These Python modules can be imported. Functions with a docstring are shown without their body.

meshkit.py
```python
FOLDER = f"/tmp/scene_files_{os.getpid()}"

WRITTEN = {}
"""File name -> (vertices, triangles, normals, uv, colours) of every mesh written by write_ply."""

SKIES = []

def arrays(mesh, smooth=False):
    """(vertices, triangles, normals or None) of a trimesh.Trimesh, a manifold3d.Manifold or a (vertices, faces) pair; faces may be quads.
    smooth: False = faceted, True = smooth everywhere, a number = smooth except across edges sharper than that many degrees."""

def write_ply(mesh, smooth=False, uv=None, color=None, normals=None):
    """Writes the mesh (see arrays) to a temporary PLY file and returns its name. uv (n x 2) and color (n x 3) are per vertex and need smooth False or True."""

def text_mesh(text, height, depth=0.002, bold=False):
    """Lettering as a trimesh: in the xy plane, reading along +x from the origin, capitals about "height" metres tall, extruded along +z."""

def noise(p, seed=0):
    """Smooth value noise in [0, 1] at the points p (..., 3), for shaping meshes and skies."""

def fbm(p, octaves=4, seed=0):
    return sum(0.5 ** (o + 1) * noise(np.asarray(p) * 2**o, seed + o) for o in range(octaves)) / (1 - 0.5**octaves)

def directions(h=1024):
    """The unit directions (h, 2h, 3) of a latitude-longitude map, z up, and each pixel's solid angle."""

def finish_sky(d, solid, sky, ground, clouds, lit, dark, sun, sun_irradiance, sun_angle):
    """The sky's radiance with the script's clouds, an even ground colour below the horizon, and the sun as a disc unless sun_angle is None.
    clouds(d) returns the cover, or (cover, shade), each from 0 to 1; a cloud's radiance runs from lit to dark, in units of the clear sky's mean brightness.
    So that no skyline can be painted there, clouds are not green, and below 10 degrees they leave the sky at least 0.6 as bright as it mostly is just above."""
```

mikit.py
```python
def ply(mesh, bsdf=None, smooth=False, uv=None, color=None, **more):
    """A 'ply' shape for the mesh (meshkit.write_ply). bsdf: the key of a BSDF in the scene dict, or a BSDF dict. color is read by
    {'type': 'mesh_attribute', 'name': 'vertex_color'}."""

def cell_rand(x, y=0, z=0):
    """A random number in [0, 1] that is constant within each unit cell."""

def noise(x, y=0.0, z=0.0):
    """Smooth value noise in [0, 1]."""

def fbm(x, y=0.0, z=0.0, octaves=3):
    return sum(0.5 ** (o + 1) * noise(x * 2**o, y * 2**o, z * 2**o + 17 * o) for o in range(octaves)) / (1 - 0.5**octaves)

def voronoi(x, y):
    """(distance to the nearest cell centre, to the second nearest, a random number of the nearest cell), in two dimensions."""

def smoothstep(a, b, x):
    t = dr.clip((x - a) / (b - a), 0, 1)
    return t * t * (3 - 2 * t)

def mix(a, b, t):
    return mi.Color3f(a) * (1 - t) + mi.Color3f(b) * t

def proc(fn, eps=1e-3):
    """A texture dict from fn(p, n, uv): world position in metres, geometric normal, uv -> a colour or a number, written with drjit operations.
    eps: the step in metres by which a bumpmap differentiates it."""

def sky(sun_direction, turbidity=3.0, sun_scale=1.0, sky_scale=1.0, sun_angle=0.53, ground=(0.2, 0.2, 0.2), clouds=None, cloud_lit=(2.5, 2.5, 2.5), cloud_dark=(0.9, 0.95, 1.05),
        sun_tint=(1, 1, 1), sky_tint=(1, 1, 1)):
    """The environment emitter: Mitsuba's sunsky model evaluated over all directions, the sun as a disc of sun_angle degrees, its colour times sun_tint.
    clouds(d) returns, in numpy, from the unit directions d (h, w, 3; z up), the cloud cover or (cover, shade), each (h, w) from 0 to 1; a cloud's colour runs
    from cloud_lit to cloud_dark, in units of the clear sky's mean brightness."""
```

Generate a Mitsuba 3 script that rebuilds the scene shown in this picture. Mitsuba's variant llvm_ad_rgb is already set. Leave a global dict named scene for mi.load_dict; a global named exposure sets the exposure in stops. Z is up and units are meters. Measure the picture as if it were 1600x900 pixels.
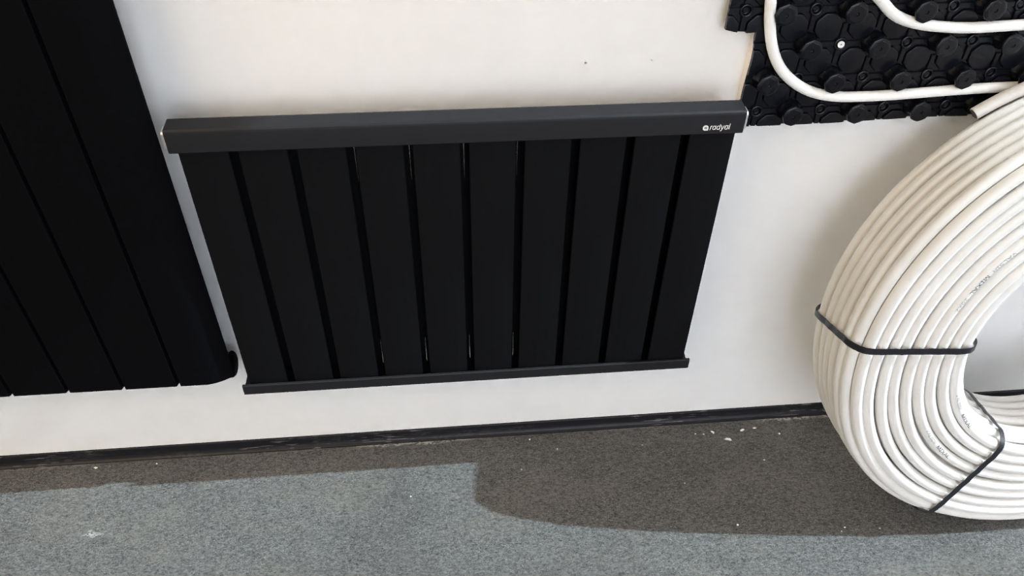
import math, sys
import numpy as np, trimesh, manifold3d as m3, drjit as dr, mitsuba as mi
from shapely.geometry import Polygon, Point, box as sbox
from shapely.ops import unary_union
from shapely import affinity
import mikit, meshkit
from mikit import proc, noise, fbm, smoothstep, mix

T = mi.ScalarTransform4f
rng = np.random.default_rng(7)
scene, labels = {'type': 'scene'}, {}

# ------------------------------------------------------------------ camera, sky, lamps, exposure
CAM = np.array([-0.03293, -1.04731, 1.34750])
FWD = np.array([0.0792544, 0.74278457, -0.66482316])
UP = np.array([0.05128856, 0.66299932, 0.74686102])
scene['camera'] = {'type': 'perspective', 'fov': 2 * math.degrees(math.atan(800 / 1230.0)), 'fov_axis': 'x', 'near_clip': 0.02, 'far_clip': 200.0,
                   'to_world': T().look_at(origin=CAM.tolist(), target=(CAM + FWD).tolist(), up=UP.tolist())}
exposure = 4.96
SUN = np.array([0.71, -0.032, 0.725])
scene['sky'] = mikit.sky(SUN, turbidity=4.0, sun_scale=0.148, sky_scale=1.0, sun_angle=0.53, ground=(0.30, 0.29, 0.28),
                         clouds=lambda d: np.full(d.shape[:2], 0.75), cloud_lit=(1.3, 1.3, 1.3), cloud_dark=(1.0, 1.0, 1.05), sun_tint=(0.66, 1.0, 1.50))
LAMP_WARM = (0.40, 0.32, 0.215)

# ------------------------------------------------------------------ helpers
def numbered(key):
    if key not in scene and not any(k.startswith(key + '__') for k in scene) and key not in labels:
        return key
    i = 1
    while True:
        k = f'{key}_{i:03d}'
        if k not in scene and k not in labels and not any(q.startswith(k + '__') for q in scene):
            return k
        i += 1

COUNT = {}
def part_key(parent, name):
    base = f'{parent}__{name}' if parent else name
    n = COUNT.get(base, 0); COUNT[base] = n + 1
    return base if n == 0 else f'{base}_{n:03d}'

def put(name, shape, parent=None, label=None, cat=None, group=None, kind=None, to_world=None):
    key = part_key(parent, name)
    s = dict(shape)
    if to_world is not None: s['to_world'] = to_world
    scene[key] = s
    note(key, label, cat, group, kind)
    return key

def note(key, label=None, cat=None, group=None, kind=None):
    d = {k: v for k, v in (('label', label), ('category', cat), ('group', group), ('kind', kind)) if v}
    if d: labels[key] = d

def thing(name, label, cat, group=None):
    key = part_key(None, name); note(key, label, cat, group); return key

def bx(x0, x1, y0, y1, z0, z1):
    return trimesh.creation.box(extents=(x1 - x0, y1 - y0, z1 - z0), transform=trimesh.transformations.translation_matrix(((x0 + x1) / 2, (y0 + y1) / 2, (z0 + z1) / 2)))

def cat_(*ms): return trimesh.util.concatenate(list(ms))

def ext_z(poly, z0, z1):
    "polygon in (x, y), extruded from z0 to z1"
    m = trimesh.creation.extrude_polygon(poly, z1 - z0, engine='earcut'); m.apply_translation((0, 0, z0)); return m

def ext_x(poly, x0, x1):
    "polygon in (y, z), extruded from x0 to x1"
    m = trimesh.creation.extrude_polygon(poly, x1 - x0, engine='earcut')
    v = m.vertices; m.vertices = np.c_[v[:, 2] + x0, v[:, 0], v[:, 1]]; return m

def ext_y(poly, y_front, y_back):
    "polygon in (x, z) as seen from the room, extruded from y_back (wall side) to y_front"
    m = cat_(*[trimesh.creation.extrude_polygon(g, y_back - y_front, engine='earcut') for g in getattr(poly, 'geoms', [poly])])
    v = m.vertices.copy(); m.vertices = np.c_[v[:, 0], y_back - v[:, 2], v[:, 1]]; return m

def rounded(poly, r, n=4): return poly.buffer(-r).buffer(r, quad_segs=n)

def tube(path, r, sides=14, closed=False, caps=True):
    P = np.asarray(path, float); n = len(P)
    t = (np.roll(P, -1, 0) - np.roll(P, 1, 0)) if closed else np.gradient(P, axis=0)
    t /= np.linalg.norm(t, axis=1, keepdims=True)
    ref = np.array([0.013, -0.97, 0.22])
    a = np.cross(t, ref); a /= np.linalg.norm(a, axis=1, keepdims=True); b = np.cross(t, a)
    th = np.linspace(0, 2 * np.pi, sides, endpoint=False)
    V = P[:, None] + r * (np.cos(th)[None, :, None] * a[:, None] + np.sin(th)[None, :, None] * b[:, None])
    V = V.reshape(-1, 3); F = []
    m = n if closed else n - 1
    i = np.arange(m)[:, None] * sides; j = np.arange(sides)[None]; jn = (j + 1) % sides; i2 = ((np.arange(m)[:, None] + 1) % n) * sides
    q = np.stack([i + j, i + jn, i2 + jn, i2 + j], -1).reshape(-1, 4)
    F = np.vstack([q[:, [0, 2, 1]], q[:, [0, 3, 2]]])
    if not closed and caps:
        V = np.vstack([V, P[:1], P[-1:]]); k0, k1 = n * sides, n * sides + 1; o = (n - 1) * sides; jj = np.arange(sides)
        F = np.vstack([F, np.c_[np.full(sides, k0), jj, (jj + 1) % sides], np.c_[np.full(sides, k1), o + (jj + 1) % sides, o + jj]])
    mesh = trimesh.Trimesh(V, F, process=False)
    if mesh.volume < 0: mesh.invert()
    return mesh

def spline(pts, n):
    from scipy.interpolate import CubicSpline
    P = np.asarray(pts, float); d = np.r_[0, np.cumsum(np.linalg.norm(np.diff(P, axis=0), axis=1))]
    return CubicSpline(d, P)(np.linspace(0, d[-1], n))

def lathe_poly(profile, sides, rot=0.0, shape=None):
    "rings of (radius, y) about the y axis, towards the room; shape(angle) scales the radius"
    th = np.linspace(0, 2 * np.pi, sides, endpoint=False) + rot
    k = np.ones(sides) if shape is None else shape(th)
    V, F = [], []
    for r, y in profile: V.append(np.c_[r * k * np.cos(th), np.full(sides, y), r * k * np.sin(th)])
    V = np.vstack(V); n = len(profile)
    for i in range(n - 1):
        for j in range(sides):
            a, b = i * sides + j, i * sides + (j + 1) % sides
            F += [[a, b, b + sides], [a, b + sides, a + sides]]
    V = np.vstack([V, [[0, profile[0][1], 0], [0, profile[-1][1], 0]]])
    for j in range(sides):
        F += [[len(V) - 2, (j + 1) % sides, j], [len(V) - 1, (n - 1) * sides + j, (n - 1) * sides + (j + 1) % sides]]
    m = trimesh.Trimesh(V, F, process=False)
    if m.volume < 0: m.invert()
    return m

# ------------------------------------------------------------------ materials
def flat(key, rgb, rough=0.5, spec=0.5, metal=0.0, bump=None, scale=1.0, **more):
    b = {'type': 'principled', 'base_color': {'type': 'rgb', 'value': list(rgb)} if not isinstance(rgb, dict) else rgb, 'roughness': rough, 'specular': spec, 'metallic': metal, **more}
    if bump is not None: b = {'type': 'bumpmap', 'bump': bump, 'scale': scale, 'nested': b}
    scene[key] = {'type': 'twosided', 'bsdf': b}

def wall_colour(p, n, uv):
    k = fbm(p.x * 9, p.z * 9, p.y * 9, octaves=3)
    s = smoothstep(0.72, 0.80, noise(p.x * 23 + 5, p.z * 41, 3.0)) * 0.5
    return mix((0.80, 0.795, 0.78), (0.787, 0.782, 0.767), smoothstep(0.35, 0.7, k)) * (1 - 0.02 * s)
def wall_relief(p, n, uv): return 0.0006 * fbm(p.x * 160, p.y * 160, p.z * 160, octaves=3)
flat('mat_wall', proc(wall_colour), 0.75, 0.25, bump=proc(wall_relief, eps=2e-3), scale=1.0)
flat('mat_room', (0.72, 0.70, 0.67), 0.9, 0.2)

def carpet_colour(p, n, uv):
    yy = p.y + 0.0012 * noise(p.x * 60, p.y * 30, 1.0)
    fib = noise(p.x * 520, yy * 760, 2.0)
    fib2 = noise(p.x * 1150 + 31, p.y * 1500, 5.0)
    rib = noise(p.x * 150, yy * 640, 9.0)
    soft = noise(p.x * 190, p.y * 260, 14.0)
    v = 0.34 * fib + 0.28 * fib2 + 0.20 * rib + 0.18 * soft
    c = mix((0.030, 0.030, 0.031), (0.166, 0.165, 0.160), dr.clip((v - 0.20) / 0.60, 0, 1))
    fleck = smoothstep(0.80, 0.92, noise(p.x * 460 + 7, p.y * 700, 12.0))
    c = mix(c, (0.24, 0.24, 0.235), fleck * 0.55)
    dark = smoothstep(0.82, 0.93, noise(p.x * 380 + 17, p.y * 620, 16.0))
    c = mix(c, (0.030, 0.030, 0.031), dark * 0.6)
    # trodden-in dirt, in patches with a grain of their own
    pat = smoothstep(0.45, 0.72, fbm(p.x * 5.5 + 3, p.y * 9.0, 4.0, octaves=4))
    c = mix(c, c * mi.Color3f(0.89, 0.885, 0.88), pat)
    dust = smoothstep(0.50, 0.75, fbm(p.x * 7.5 + 11, p.y * 13 + 5, 8.0, octaves=4)) * smoothstep(0.25, 0.75, noise(p.x * 240, p.y * 330, 20.0))
    c = mix(c, (0.18, 0.165, 0.135), dust * 0.30)
    # plaster dust swept against the foot of the skirting
    streak = smoothstep(-0.024, -0.017, p.y - 0.006 * noise(p.x * 70, 3.0, 3.0)) * smoothstep(0.30, 0.62, noise(p.x * 260, p.y * 420, 33.0))
    where = smoothstep(-0.26, -0.22, p.x) * smoothstep(0.03, -0.03, p.x) + smoothstep(0.60, 0.66, p.x) * smoothstep(0.98, 0.9, p.x) + 0.25 * smoothstep(0.5, 0.8, noise(p.x * 6, 1.0, 1.0))
    c = mix(c, (0.46, 0.45, 0.43), dr.clip(streak * where, 0, 1) * 0.75)
    sm = dr.sqrt(dr.square((p.x + 0.732) / 0.030) + dr.square((p.y + 0.177) / 0.012)) + 0.7 * noise(p.x * 120, p.y * 190, 3.0)
    c = mix(c, (0.42, 0.42, 0.41), smoothstep(1.15, 0.6, sm) * smoothstep(0.3, 0.6, noise(p.x * 300, p.y * 480, 41.0)) * 0.6)
    return c
def carpet_relief(p, n, uv):
    return 0.0006 * noise(p.x * 520, p.y * 760, 2.0) + 0.0005 * noise(p.x * 150, p.y * 640, 9.0)
flat('mat_carpet', proc(carpet_colour), 0.95, 0.15, bump=proc(carpet_relief, eps=6e-4), scale=1.0, sheen=0.2)

def skirting_colour(p, n, uv):
    d = smoothstep(0.50, 0.72, fbm(p.x * 14, p.z * 120, p.y * 60, octaves=4)) * smoothstep(0.3, 0.7, noise(p.x * 180, p.z * 420, 3.0))
    low = smoothstep(0.46, 0.6, noise(p.x * 5 + 2, 4.0, 1.0))
    s = smoothstep(0.80, 0.86, noise(p.x * 40, p.z * 420 + p.y * 300, 8.0)) * low
    return mix(mix((0.010, 0.010, 0.013), (0.045, 0.043, 0.043), d * 0.5), (0.25, 0.24, 0.23), s * 0.35)
flat('mat_skirting', proc(skirting_colour), 0.45, 0.3)

def powder(p, n, uv): return 0.00025 * noise(p.x * 1500, p.y * 1500, p.z * 1500)
flat('mat_header', (0.0105, 0.0107, 0.0135), 0.55, 0.25)
flat('mat_slat', (0.0036, 0.0038, 0.0050), 0.60, 0.10)
flat('mat_tall', (0.0020, 0.0021, 0.0030), 0.65, 0.05)
flat('mat_dark_metal', (0.010, 0.010, 0.011), 0.5, 0.4)
flat('mat_fin', (0.006, 0.006, 0.007), 0.7, 0.2)
flat('mat_bare', (0.82, 0.82, 0.82), 0.35, 0.5, metal=0.85)
flat('mat_letter', (0.72, 0.72, 0.72), 0.5)
flat('mat_letter_grey', (0.22, 0.22, 0.23), 0.5)
def film_colour(p, n, uv):
    d = smoothstep(0.52, 0.8, fbm(p.x * 22, p.z * 22, p.y * 22, octaves=4)) * smoothstep(0.2, 0.7, noise(p.x * 300, p.z * 300, p.y * 300))
    return mix((0.0034, 0.0040, 0.0070), (0.0095, 0.0105, 0.0135), d)
flat('mat_film', proc(film_colour), 0.26, 0.30)
flat('mat_foam', (0.78, 0.72, 0.67), 0.9, 0.2)
flat('mat_zinc', (0.86, 0.88, 0.90), 0.3, 0.5, metal=0.1)
flat('mat_hole', (0.02, 0.02, 0.02), 0.9, 0.1)

def pipe_colour(p, n, uv):
    k = fbm(p.x * 14, p.y * 14, p.z * 14, octaves=3)
    s = smoothstep(0.60, 0.8, fbm(p.x * 30 + 9, p.y * 30, p.z * 30, octaves=4)) * smoothstep(0.4, 0.7, noise(p.x * 210, p.y * 210, p.z * 210))
    return mix(mix((0.68, 0.672, 0.655), (0.655, 0.646, 0.625), smoothstep(0.35, 0.7, k)), (0.52, 0.505, 0.475), s * 0.25)
flat('mat_pipe', proc(pipe_colour), 0.33, 0.5)
flat('mat_white_pipe', (0.84, 0.84, 0.83), 0.30, 0.5)
flat('mat_pipe_print', (0.10, 0.10, 0.10), 0.6)
flat('mat_pipe_print_faint', (0.34, 0.34, 0.335), 0.5)
flat('mat_bore', (0.07, 0.068, 0.065), 0.8, 0.2)
flat('mat_strap', (0.010, 0.010, 0.014), 0.34, 0.5)
flat('mat_plaster', (0.78, 0.77, 0.74), 0.9, 0.2)
flat('mat_lamp_body', (0.7, 0.7, 0.7), 0.5)

# ------------------------------------------------------------------ the room
ROOM_L, ROOM_R, ROOM_F, ROOM_T = -3.2, 1.80, -2.8, 3.10
FRONT_X, FRONT_X1 = -0.25, 1.6
put('floor', mikit.ply(bx(ROOM_L, ROOM_R, ROOM_F, 0.12, -0.10, 0.0), 'mat_carpet'), kind='structure', label='grey flecked needle-felt carpet floor')
wall = bx(ROOM_L, ROOM_R, 0.0, 0.12, 0.0, ROOM_T)
HOLES = [(0.1791, 0.8376, 0.0024, 0.030), (0.2757, 0.8387, 0.0012, 0.012)]
wm = m3.Manifold(m3.Mesh(np.asarray(wall.vertices, np.float32), np.asarray(wall.faces, np.uint32)))
for hx, hz, hr, hd in HOLES:
    cyl = m3.Manifold.cylinder(hd, hr * 0.8, hr, 20, True).rotate((90, 0, 0)).translate((hx, 0, hz))
    wm = wm - cyl
wm_ = wm.to_mesh()
put('wall_back', mikit.ply(trimesh.Trimesh(wm_.vert_properties[:, :3], wm_.tri_verts, process=False), 'mat_wall'), kind='structure', label='white painted plaster wall')
for hx, hz, hr, hd in HOLES:      # chipped, ragged rim of each old screw hole
    a = np.linspace(0, 2 * np.pi, 26, endpoint=False)
    ro = hr * (1.45 + 0.55 * rng.random(26)); ri = hr * (0.72 + 0.2 * rng.random(26))
    ring = Polygon(np.c_[hx + ro * np.cos(a), hz + ro * np.sin(a)], [np.c_[hx + ri * np.cos(a), hz + ri * np.sin(a)]])
    put('screw_hole', mikit.ply(ext_y(ring, -0.0007, 0.0), 'mat_plaster'), 'wall_back', label='chipped rim of an old screw hole')
    put('hole_plug', mikit.ply(ext_y(Point(hx, hz).buffer(hr * 0.8), hd * 0.18, hd * 0.3), 'mat_hole'), 'wall_back')
put('wall_left', mikit.ply(bx(ROOM_L - 0.12, ROOM_L, ROOM_F, 0.12, 0.0, ROOM_T), 'mat_room'), kind='structure')
# the front wall behind the camera is an open shop front too, from FRONT_X to the corner post
fw = cat_(bx(ROOM_L - 0.12, FRONT_X, ROOM_F - 0.12, ROOM_F, 0.0, ROOM_T), bx(FRONT_X, FRONT_X1, ROOM_F - 0.12, ROOM_F, ROOM_T - 0.2, ROOM_T), bx(FRONT_X1, ROOM_R + 0.08, ROOM_F - 0.12, ROOM_F, 0.0, ROOM_T))
put('wall_front', mikit.ply(fw, 'mat_room'), kind='structure')
put('ceiling', mikit.ply(bx(ROOM_L - 0.12, ROOM_R + 0.12, ROOM_F - 0.12, 0.12, ROOM_T, ROOM_T + 0.1), 'mat_room'), kind='structure')
# open shop front on the right: posts and a head, daylight comes in between them
JAMB, PIER0, PIER1 = -0.122, -0.60, -2.70        # a solid pier between the door next to the wall and the shop window
fr = cat_(bx(ROOM_R, ROOM_R + 0.08, JAMB, 0.12, 0.0, ROOM_T), bx(ROOM_R, ROOM_R + 0.08, ROOM_F, ROOM_F + 0.06, 0, ROOM_T), bx(ROOM_R, ROOM_R + 0.08, PIER1, PIER0, 0, ROOM_T - 0.08), bx(ROOM_R, ROOM_R + 0.08, ROOM_F + 0.06, 0.0, ROOM_T - 0.08, ROOM_T))
put('wall_right', mikit.ply(fr, 'mat_room'), kind='structure')
# skirting: a low black cove strip with a toe on the carpet
prof = Polygon([(0, 0.0), (-0.0125, 0.0), (-0.0125, 0.0022), (-0.0085, 0.0045), (-0.0055, 0.009), (-0.0045, 0.015), (-0.0042, 0.0285), (-0.0034, 0.0294), (0, 0.0294)])
put('baseboard_back', mikit.ply(ext_x(prof, ROOM_L, ROOM_R), 'mat_skirting', smooth=25), kind='structure', label='low black plastic skirting, scuffed and dusty')

def lamp(x, y, where):
    t = thing('ceiling_lamp', 'flat warm ceiling lamp panel ' + where, 'lamp', 'ceiling lamps')
    put('frame', mikit.ply(cat_(bx(x - .62, x - .6, y - .32, y + .32, ROOM_T - .03, ROOM_T), bx(x + .6, x + .62, y - .32, y + .32, ROOM_T - .03, ROOM_T),
                                bx(x - .6, x + .6, y - .32, y - .3, ROOM_T - .03, ROOM_T), bx(x - .6, x + .6, y + .3, y + .32, ROOM_T - .03, ROOM_T)), 'mat_lamp_body'), t)
    d = trimesh.Trimesh([[x - .6, y - .3, ROOM_T - .02], [x + .6, y - .3, ROOM_T - .02], [x + .6, y + .3, ROOM_T - .02], [x - .6, y + .3, ROOM_T - .02]], [[0, 2, 1], [0, 3, 2]], process=False)
    s = mikit.ply(d, 'mat_lamp_body'); s['emitter'] = {'type': 'area', 'radiance': {'type': 'rgb', 'value': list(LAMP_WARM)}}
    put('diffuser', s, t)
lamp(-1.9, -0.9, 'nearest the back wall'); lamp(-1.9, -2.0, 'nearest the shop front')

# ------------------------------------------------------------------ low wide radiator in the middle
def slat_profile(w, pitch, yb, yf):
    e = 0.0016
    front = Polygon([(-w / 2, yf + 0.0045), (-w / 2, yf + e + 0.0012), (-w / 2 + 0.0012, yf + e), (-w / 4, yf + 0.0004), (-0.0, yf), (w / 4, yf + 0.0004), (w / 2 - 0.0012, yf + e), (w / 2, yf + e + 0.0012), (w / 2, yf + 0.0045)])
    web = sbox(-0.0125, yf + 0.003, 0.0125, yb - 0.002)
    fin = lambda e: sbox(-pitch / 2 + e, yb - 0.003, pitch / 2 - e, yb)
    return unary_union([front, web, fin(0.0005)]), unary_union([front, web, fin(0.00003)])

R = thing('radiator', 'wide black wall radiator with ten flat vertical slats and a rounded top rail', 'radiator')
PS, PC = slat_profile(0.0672, 0.080, -0.034, -0.0800)
slat_front = mikit.ply(cat_(ext_z(PS, 0.272, 0.335), ext_z(PC, 0.335, 0.672), ext_z(PS, 0.672, 0.788)), 'mat_slat')   # narrow slits between the rear fins at both ends
XR = -0.0012
for i in range(10):
    put('slat', slat_front, R, to_world=T().translate([XR + 0.08 * (i - 4.5), 0, 0]))
HP = Polygon([(-0.0815, 0.7660), (-0.0890, 0.7660), (-0.0905, 0.7676), (-0.0905, 0.7955), (-0.0895, 0.7993), (-0.0870, 0.8015), (-0.0600, 0.8030), (-0.0585, 0.8015), (-0.0585, 0.7890), (-0.0815, 0.7890)])
put('top_rail', mikit.ply(ext_x(HP, XR - 0.4010, XR + 0.3990), 'mat_header', smooth=20), R, label='rounded dark grey top rail')
cap = rounded(sbox(-0.0885, 0.7705, -0.0680, 0.7985), 0.004)
for s, x0 in ((-1, XR - 0.4046), (1, XR + 0.3990)):
    put('end_cap', mikit.ply(ext_x(cap, x0, x0 + 0.0036), 'mat_bare'), R, label='bare bright metal end plate')
bp = Polygon([(-0.0335, 0.2640), (-0.0850, 0.2640), (-0.0862, 0.2652), (-0.0862, 0.2855), (-0.0850, 0.2870), (-0.0815, 0.2870), (-0.0815, 0.2715), (-0.0335, 0.2715)])
put('bottom_rail', mikit.ply(ext_x(bp, XR - 0.4050, XR + 0.4035), 'mat_header', smooth=20), R, label='slim dark bottom rail')
for x in (-0.28, 0.28):
    for z in (0.36, 0.70):
        put('wall_bracket', mikit.ply(bx(XR + x - 0.012, XR + x + 0.012, -0.034, -0.0012, z - 0.02, z + 0.02), 'mat_dark_metal'), R)
# maker's mark at the right end of the top rail
tm = meshkit.text_mesh('r\u0251dy\u0251l', 0.0088, depth=0.0004, bold=False)
v = tm.vertices.copy(); v[:, 0] = (v[:, 0] - v[:, 0].min()) / np.ptp(v[:, 0]) * 0.0292 + 0.12 * v[:, 1]
tm.vertices = np.c_[0.3478 + v[:, 0], -0.0905 - v[:, 2], 0.7737 + v[:, 1]]
tm.fix_normals()
put('lettering', mikit.ply(tm, 'mat_letter'), R, label='white brand lettering')
ang = np.linspace(0, 1.5 * np.pi, 28)
em = Polygon(np.r_[np.c_[0.0042 * np.cos(ang), 0.0042 * np.sin(ang)], [(0.0042, -0.0042)]])
hole = sbox(-0.0018, -0.0019, 0.0022, 0.0019)
put('emblem', mikit.ply(ext_y(affinity.translate(em.difference(hole), 0.3415, 0.7772), -0.0909, -0.0905), 'mat_letter'), R, label='small white rounded emblem')
put('emblem_square', mikit.ply(ext_y(affinity.translate(hole, 0.3415, 0.7772), -0.0907, -0.0905), 'mat_letter_grey'), R)

# ------------------------------------------------------------------ tall radiator on the left
L = thing('radiator', 'tall black panel radiator at the left edge of the photo, closely set wide vertical slats', 'radiator')
PT, YT = 0.0932, -0.0830
half = PT / 2
prof = Polygon([(-half + .0004, -0.040), (-half + .0004, YT + 0.0095), (-half + 0.0030, YT + 0.0009), (-half + 0.0044, YT), (half - 0.0044, YT), (half - 0.0030, YT + 0.0009), (half - .0004, YT + 0.0095), (half - .0004, -0.040)])
tall = mikit.ply(ext_z(prof, 0.2935, 1.90), 'mat_tall')
XL = -0.5135
ends = [(0, -0.040), (0, YT + 0.0095), (0.0026, YT + 0.0009), (0.0040, YT), (0.050, YT), (0.064, YT + 0.0030), (0.076, YT + 0.0080), (0.086, YT + 0.0135), (0.0915, YT + 0.0185), (0.0920, YT + 0.0215), (0.0890, YT + 0.0230), (0.0600, -0.040)]
put('slat', mikit.ply(ext_z(Polygon(ends), 0.2935, 1.90), 'mat_tall', smooth=25), L, to_world=T().translate([XL + 0.0004, 0, 0]), label='end slat with a rounded outer edge')
for i in range(7):
    put('slat', tall, L, to_world=T().translate([XL - PT * (i + 0.5), 0, 0]))
for z in (0.303, 1.87):
    put('collector_tube', mikit.ply(tube([(XL - 7 * PT, -0.045, z), (-0.4275, -0.045, z)], 0.0225, 24), 'mat_dark_metal', smooth=40), L)
    dome = [(-0.4275 + 0.0085 * math.sin(t), 0.0245 * max(math.cos(t), 0.05) ** 0.5) for t in np.linspace(0, math.pi / 2, 8)]
    plug = lathe_poly([(r, 0.4275 + x) for x, r in dome], 28)
    v = plug.vertices; plug.vertices = np.c_[v[:, 1] - 0.4275, -0.045 + v[:, 0], z + v[:, 2]]; plug.fix_normals()
    put('tube_plug', mikit.ply(plug, 'mat_tall', smooth=50), L, label='black rounded plug on the end of the collector tube')
for z in (0.345, 1.84):
    for x in (-0.62, -1.05):
        put('wall_bracket', mikit.ply(bx(x - .015, x + .015, -0.040, -0.0012, z - .02, z + .02), 'mat_dark_metal'), L)

# ------------------------------------------------------------------ nubbed underfloor heating panel on the wall
N = thing('floor_heating_mat', 'black plastic underfloor heating mat with rows of round nubs, fixed to the wall', 'heating mat')
YB = -0.0180                       # front face of the film between the nubs
Z0, DZ, XN = 0.7620, 0.0520, 0.4425
X1, Z1 = 1.24, 1.115
outline = Polygon([(0.4145, 0.7365), (0.55, 0.7372), (0.72, 0.7425), (0.90, 0.7400), (X1, 0.7400), (X1, Z1), (0.3690, Z1), (0.3687, 0.95), (0.3683, 0.8915), (0.385, 0.8872), (0.400, 0.8858), (0.4135, 0.8868), (0.4140, 0.875), (0.4165, 0.860), (0.4172, 0.845), (0.4150, 0.80)])
put('film', mikit.ply(ext_y(outline, YB, YB + 0.0016), 'mat_film'), N)
put('insulation_board', mikit.ply(bx(0.4168, X1 - 0.005, YB + 0.0016, 0.0, 0.745, Z1), 'mat_foam'), N, label='pale insulation board behind the black film')

octo = lambda th: 0.25 + 0.75 * 0.955 / np.cos((th % (np.pi / 4)) - np.pi / 8)
nub = lathe_poly([(0.0172, 0.0), (0.0148, -0.0040), (0.0118, -0.0085), (0.0112, -0.0140), (0.0124, -0.0180), (0.0155, -0.0205), (0.0161, -0.0222), (0.0155, -0.0240), (0.0138, -0.0247), (0.0118, -0.0248), (0.0114, -0.0253), (0.0028, -0.0253), (0.0022, -0.0238), (0.0006, -0.0236)], 32, shape=octo)
pad_o = lambda th: 1 + 0.035 * np.cos(8 * th + np.pi)
pad = lathe_poly([(0.0201, 0.0), (0.0199, -0.0026), (0.0191, -0.0041), (0.0177, -0.0046), (0.0006, -0.0048)], 24, rot=np.pi / 24, shape=pad_o)
# ring boss with four arms along the channels; each arm stops short of the neighbouring nub
arm = unary_union([sbox(-0.0035, -0.0300, 0.0035, 0.0300), sbox(-0.0290, -0.0035, 0.0290, 0.0035)])
boss = arm.difference(Point(0, 0).buffer(0.0085, quad_segs=8))
def bevel_y(poly, y0, y1, b):
    return cat_(ext_y(poly, y0, y1), ext_y(poly.buffer(-b, join_style=2), y0 - b, y0))
def ring_torus():
    prof = [(0.0098, 0.0), (0.0097, -0.0040), (0.0091, -0.0052), (0.0080, -0.0057), (0.0068, -0.0053), (0.0061, -0.0042), (0.0058, -0.0010), (0.0050, -0.0006), (0.0042, -0.0018), (0.0036, -0.0022), (0.0006, -0.0022)]
    return lathe_poly(prof, 24)
arms = bevel_y(boss, -0.0030, 0.0, 0.0007)
ring = cat_(arms, ring_torus())
nub_s, pad_s, ring_s = mikit.ply(nub, 'mat_film', smooth=30), mikit.ply(pad, 'mat_film', smooth=30), mikit.ply(ring, 'mat_film', smooth=30)

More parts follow.
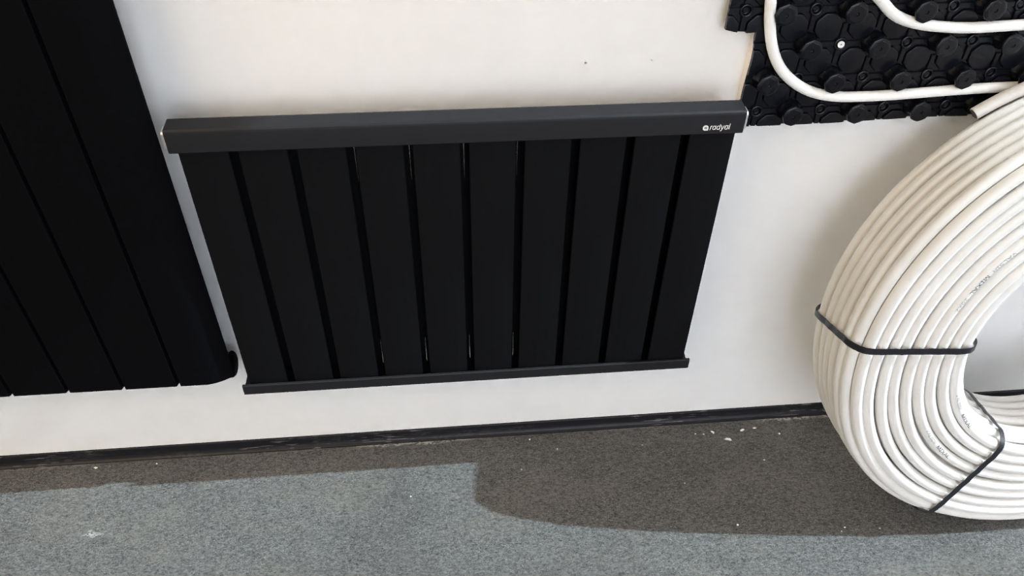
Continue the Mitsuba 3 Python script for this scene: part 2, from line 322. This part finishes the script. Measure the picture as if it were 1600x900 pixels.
def manifold(m): return m3.Manifold(m3.Mesh(np.asarray(m.vertices, np.float32), np.asarray(m.faces, np.uint32)))
def clip_place(m, x, z):
    "a copy of the piece at (x, z), cut to the film's outline"
    q = m.copy(); q.apply_translation((x, YB, z)); q.merge_vertices()
    inter = manifold(q) ^ manifold(ext_y(outline, -0.2, 0.0))
    k = inter.to_mesh(); return trimesh.Trimesh(k.vert_properties[:, :3], k.tri_verts, process=False)
inner = outline
def piece(name, m, shared, x, z, rad):
    c = Point(x, z).buffer(rad)
    if inner.contains(c): put(name, shared, N, to_world=T().translate([x, YB, z]))
    elif outline.intersection(c).area > 0.12 * c.area:
        qs = [clip_place(sub, x, z) for sub in ([m] if name != 'ring_boss' else [ext_y(boss, -0.0036, 0.0), ring_torus()])]
        qs = [q for q in qs if len(q.faces)]
        if qs: put(name, mikit.ply(cat_(*qs), 'mat_film', smooth=30), N)
for k in range(-1, 7):
    z = Z0 + DZ * k
    for i in range(-2, 17):
        x = XN + 0.05 * i
        if (i + k) % 2 == 1:
            if k >= 0 and outline.contains(Point(x, z).buffer(0.017)): put('nub', nub_s, N, to_world=T().translate([x, YB, z]))
        elif k >= 0 and outline.contains(Point(x, z)):
            piece('ring_boss', ring, ring_s, x, z, 0.030)
        piece('raised_pad', pad, pad_s, x + 0.025, z + DZ / 2, 0.0222)
# the screw in one of the ring bosses
sx, sz = XN + 0.1, Z0 + 2 * DZ
cross = unary_union([sbox(-0.0018, -0.0005, 0.0018, 0.0005), sbox(-0.0005, -0.0018, 0.0005, 0.0018)])
head = cat_(ext_y(affinity.translate(Point(0, 0).buffer(0.0050, quad_segs=8).difference(cross), sx, sz), YB - 0.0072, YB - 0.0052))
put('screw', mikit.ply(head, 'mat_zinc'), N, label='bright cross-head fixing screw')
put('screw_recess', mikit.ply(ext_y(affinity.translate(Point(0, 0).buffer(0.0040, quad_segs=8), sx, sz), YB - 0.0060, YB - 0.0020), 'mat_hole'), N)

# pipes clipped between the nubs
YP = YB - 0.0060 - 0.0078
low = [(0.4148, 1.10), (0.4150, 1.02), (0.4165, 0.96), (0.4205, 0.930), (0.4272, 0.899), (0.4388, 0.8665), (0.4570, 0.8370), (0.4800, 0.8160), (0.5094, 0.7990), (0.5490, 0.7885), (0.5900, 0.7862), (0.6500, 0.7875), (0.7290, 0.7915), (0.8090, 0.7940), (0.90, 0.7935), (1.02, 0.7925), (1.22, 0.7925)]
upp = [(0.5180, 1.10), (0.5185, 1.04), (0.5240, 0.990), (0.5440, 0.9580), (0.5766, 0.9320), (0.5955, 0.9160), (0.6285, 0.9008), (0.6690, 0.8931), (0.7088, 0.8898), (0.7658, 0.8905), (0.84, 0.8930), (0.95, 0.8945), (1.22, 0.8945)]
for nm, pts, lab in (('heating_pipe', low, 'white plastic pipe bending round the lower left corner of the black nubbed mat'),
                     ('heating_pipe', upp, 'white plastic pipe higher up on the black nubbed mat, at the top right')):
    path = spline([(x, YP, z) for x, z in pts], 150)
    put(nm, mikit.ply(tube(path, 0.0078, 20), 'mat_white_pipe', smooth=40), label=lab, cat='pipe')

# ------------------------------------------------------------------ big pipe coil leaning on the wall
C0 = np.array([1.02088, -0.18357, 0.43394]); az, el = -0.01371, 0.14608
A = np.array([math.sin(az) * math.cos(el), -math.cos(az) * math.cos(el), math.sin(el)])
U = np.cross([0, 0, 1], A); U /= np.linalg.norm(U); V = np.cross(A, U)
RO, RI, HW, RC, PR = 0.4313, 0.2173, 0.0799, 0.034, 0.0096
def section(o=0.0, n=400):
    "rounded rectangle (r, h), inset by o; starts at the outer front corner and runs over the front to the inside"
    r0, r1, h, rc = RI + o, RO - o, HW - o, max(RC - o, 0.004)
    pts = []
    for cx, ch, t0 in ((r1 - rc, h - rc, 0), (r0 + rc, h - rc, 90), (r0 + rc, -h + rc, 180), (r1 - rc, -h + rc, 270)):
        for t in np.radians(np.linspace(t0, t0 + 90, 12)): pts.append((cx + rc * math.cos(t), ch + rc * math.sin(t)))
    P = np.array(pts + pts[:1]); d = np.r_[0, np.cumsum(np.linalg.norm(np.diff(P, axis=0), axis=1))]
    s = np.linspace(0, d[-1], n, endpoint=False)
    return np.c_[np.interp(s, d, P[:, 0]), np.interp(s, d, P[:, 1])], d[-1]
def at(r, h, phi):
    return C0 + A * np.asarray(h)[..., None] + np.asarray(r)[..., None] * (np.cos(phi)[..., None] * U + np.sin(phi)[..., None] * V)
K = thing('pipe_coil', 'big coil of white plastic pipe tied with black straps, leaning on the wall', 'pipe coil')
PHI = np.linspace(0, 2 * np.pi, 216, endpoint=False)
def layer(inset, wob, seed, skip=None):
    g = np.random.default_rng(seed)
    S, length = section(inset, 1200)
    n = int(length / 0.0204); out = []
    ph = g.random((6, 4)) * 6.28
    for k in range(n):
        d = np.zeros_like(PHI)
        for m in range(1, 5):       # neighbours wander together, with a little of their own
            d += (wob / m ** 0.7) * np.sin(m * PHI + ph[0, m - 1] + 0.16 * k)
        d += 0.30 * wob * np.sin(PHI * 2 + g.random() * 6.28) + 0.22 * wob * np.sin(PHI * 3 + g.random() * 6.28)
        dep = 0.0020 * np.sin(PHI + g.random() * 6.28) + 0.0012 * np.sin(3 * PHI + g.random() * 6.28)
        s = ((k + 0.5) / n + d / length) % 1.0 * len(S)
        i0 = np.floor(s).astype(int) % len(S); i1 = (i0 + 1) % len(S); f = (s - np.floor(s))[:, None]
        q = S[i0] * (1 - f) + S[i1] * f
        tan = S[(i0 + 12) % len(S)] - S[(i0 - 12) % len(S)]; tan /= np.linalg.norm(tan, axis=1, keepdims=True)
        nrm = np.c_[-tan[:, 1], tan[:, 0]]          # points into the section
        q = q + nrm * (0.5 * (dep + 0.0032))[:, None]
        out.append((k / n, q))
    return out
outer = layer(PR, 0.0030, 3)
inner_l = layer(PR + 0.0240, 0.0020, 5)
for f, q in outer:
    path = at(q[:, 0], q[:, 1], PHI)
    put('winding', mikit.ply(tube(path, PR, 16, closed=True), 'mat_pipe', smooth=True), K)
put('inner_windings', mikit.ply(cat_(*[tube(at(q[::2, 0], q[::2, 1], PHI[::2]), PR, 10, closed=True) for f, q in inner_l]), 'mat_pipe', smooth=True), K, kind='stuff')
# loose end on top of the coil, cut square
pe = np.radians(np.linspace(126.8, 60, 60)); t = np.linspace(0, 1, 60)
ep = at(RO + PR * 0.35 + 0 * t, -0.066 + 0.02 * t, pe)
put('pipe_end', mikit.ply(tube(ep, PR, 18), 'mat_pipe', smooth=40), K)
e0, e1 = ep[0], ep[1]; dirn = (e0 - e1) / np.linalg.norm(e0 - e1)
put('pipe_bore', mikit.ply(tube([e0 + dirn * 0.0001, e0 + dirn * 0.0006], 0.0078, 18), 'mat_bore'), K, label='dark open bore of the cut pipe end')
# straps
def strap(deg, skew, back):
    S, _ = section(-0.0012, 160)
    phi = np.full(len(S), math.radians(deg)) + skew * (S[:, 0] - RI) / (RO - RI) + back * np.clip((HW - 0.03 - S[:, 1]) / (2 * HW), 0, 1) * np.clip((S[:, 0] - RI) / (RO - RI), 0, 1)
    g = np.random.default_rng(int(deg)); bump = 0.0008 * np.sin(np.arange(len(S)) * 0.9) * g.random(len(S))
    cen = at(S[:, 0], S[:, 1], phi)
    tan = np.roll(cen, -1, 0) - np.roll(cen, 1, 0); tan /= np.linalg.norm(tan, axis=1, keepdims=True)
    cphi = -np.sin(phi)[:, None] * U + np.cos(phi)[:, None] * V
    wid = cphi - (cphi * tan).sum(1, keepdims=True) * tan; wid /= np.linalg.norm(wid, axis=1, keepdims=True)
    out = np.cross(tan, wid)
    mid = at(np.full(len(S), (RO + RI) / 2), np.zeros(len(S)), phi)
    sg = np.sign(((cen - mid) * out).sum(1).mean()); out = out * sg
    w, th = 0.0056, 0.0010
    base = cen + out * bump[:, None]
    V4 = np.stack([base - wid * w, base + wid * w, base + wid * w + out * th, base - wid * w + out * th], 1).reshape(-1, 3)
    n = len(S); F = []
    for i in range(n):
        a, b = 4 * i, 4 * ((i + 1) % n)
        for j in range(4):
            k = (j + 1) % 4; F += [[a + j, a + k, b + k], [a + j, b + k, b + j]]
    m = trimesh.Trimesh(V4, F, process=False)
    if m.volume < 0: m.invert()
    return m
for deg, sk, bk in ((177.0, 0.0, 0.075), (243.0, 0.0, 0.0), (310.0, 0.0, 0.0), (25.0, 0.0, 0.0), (90.0, 0.0, 0.0)):
    put('strap', mikit.ply(strap(deg, sk, bk), 'mat_strap', smooth=30), K, label='black plastic strap tied round the coil')
# printing that runs along single turns
def printing(text, rr, hh, phi0, phi1, size, mat, top_in=True, name='lettering'):
    "text laid along the turn nearest to (rr, hh) from phi0 to phi1, on its front"
    best = min(outer, key=lambda fq: np.hypot(np.interp(math.radians((phi0 + phi1) / 2), PHI, fq[1][:, 0]) - rr, np.interp(math.radians((phi0 + phi1) / 2), PHI, fq[1][:, 1]) - hh))[1]
    m = meshkit.text_mesh(text, size, depth=0.0003)
    m = m.subdivide() if len(m.faces) < 4000 else m
    v = m.vertices.copy(); W = np.ptp(v[:, 0])
    phi = np.radians(phi0 + (v[:, 0] - v[:, 0].min()) / W * (phi1 - phi0))
    rc_, hc_ = np.interp(phi, PHI, best[:, 0]), np.interp(phi, PHI, best[:, 1])
    cen = at(rc_, hc_, phi)
    # from the turn's centre towards the camera-side front of the coil
    rad = np.cos(phi)[:, None] * U + np.sin(phi)[:, None] * V
    turn = (v[:, 1] - size / 2) / PR + tilt
    out = np.cos(turn)[:, None] * A - np.sin(turn)[:, None] * rad
    m.vertices = cen + out * (PR + 0.00005 + v[:, 2])[:, None]
    m.fix_normals()
    put(name, mikit.ply(m, mat), K)
tilt = 0.15
printing('VALSIR', 0.300, 0.072, 140.0, 147.8, 0.0062, 'mat_pipe_print_faint')
printing('MIXAL', 0.300, 0.072, 149.3, 156.4, 0.0068, 'mat_pipe_print')
printing('20X2', 0.300, 0.072, 157.8, 162.5, 0.0064, 'mat_pipe_print_faint')
printing('VALSIR', 0.240, 0.065, 200.5, 209.5, 0.0060, 'mat_pipe_print_faint')
printing('MIXAL', 0.240, 0.065, 213.0, 222.7, 0.0060, 'mat_pipe_print')
printing('VALSIR', 0.300, 0.072, 211.5, 219.5, 0.0062, 'mat_pipe_print_faint')
printing('MIXAL', 0.300, 0.072, 221.5, 229.4, 0.0066, 'mat_pipe_print')

# ------------------------------------------------------------------ crumbs of plaster on the carpet
def chip(w, d, h, seed):
    g = np.random.default_rng(seed); a = np.linspace(0, 2 * np.pi, 11, endpoint=False)
    r = 0.35 + 0.65 * g.random(11)
    return Polygon(np.c_[w / 2 * r * np.cos(a), d / 2 * r * np.sin(a)]).buffer(0), h
for x, y, w, d, rot, lab in ((0.5135, -0.0385, 0.0110, 0.0095, -20, 'white plaster flake on the carpet, leftmost of four near the skirting'),
                        (0.5415, -0.0590, 0.0190, 0.0090, -12, 'larger white plaster flake on the carpet, farthest from the skirting of four'),
                        (0.5800, -0.0372, 0.0150, 0.0090, 14, 'white plaster flake on the carpet beside the smallest flake, near the skirting'),
                        (0.6058, -0.0350, 0.0120, 0.0050, 6, 'thin white plaster flake on the carpet, nearest of four to the pipe coil'),
                        (-0.7660, -0.0236, 0.0130, 0.0060, 3, 'white plaster flake on the carpet under the tall radiator')):
    p_, h_ = chip(w, d, 0.0008, int(abs(x) * 1e4))
    m = ext_z(affinity.rotate(p_, rot, origin=(0, 0)), 0, h_); m.apply_translation((x, y, 0))
    put('plaster_flake', mikit.ply(m, 'mat_plaster'), label=lab, cat='plaster flake', group='plaster flakes on the carpet')
crumb_at = [(-0.646, -0.024), (0.7035, -0.2845), (0.694, -0.292), (0.771, -0.292), (0.475, -0.040), (0.492, -0.043), (0.12, -0.026), (0.175, -0.055), (0.355, -0.060), (0.095, -0.1), (0.498, -0.262), (0.60, -0.118), (0.655, -0.055), (-0.13, -0.145), (0.42, -0.16)]
for i, (x, y) in enumerate(crumb_at):
    m = trimesh.creation.icosphere(subdivisions=1, radius=1.0); g = np.random.default_rng(100 + i)
    m.vertices *= (0.8 + 0.4 * g.random((len(m.vertices), 1))) * np.array([0.0019, 0.0015, 0.0012]) * (0.7 + 0.5 * g.random())
    m.apply_translation((x, y, -m.vertices[:, 2].min()))
    put('plaster_crumb', mikit.ply(m, 'mat_plaster'), label='tiny white plaster crumb lying on the grey carpet', cat='crumb', group='plaster crumbs on the carpet')
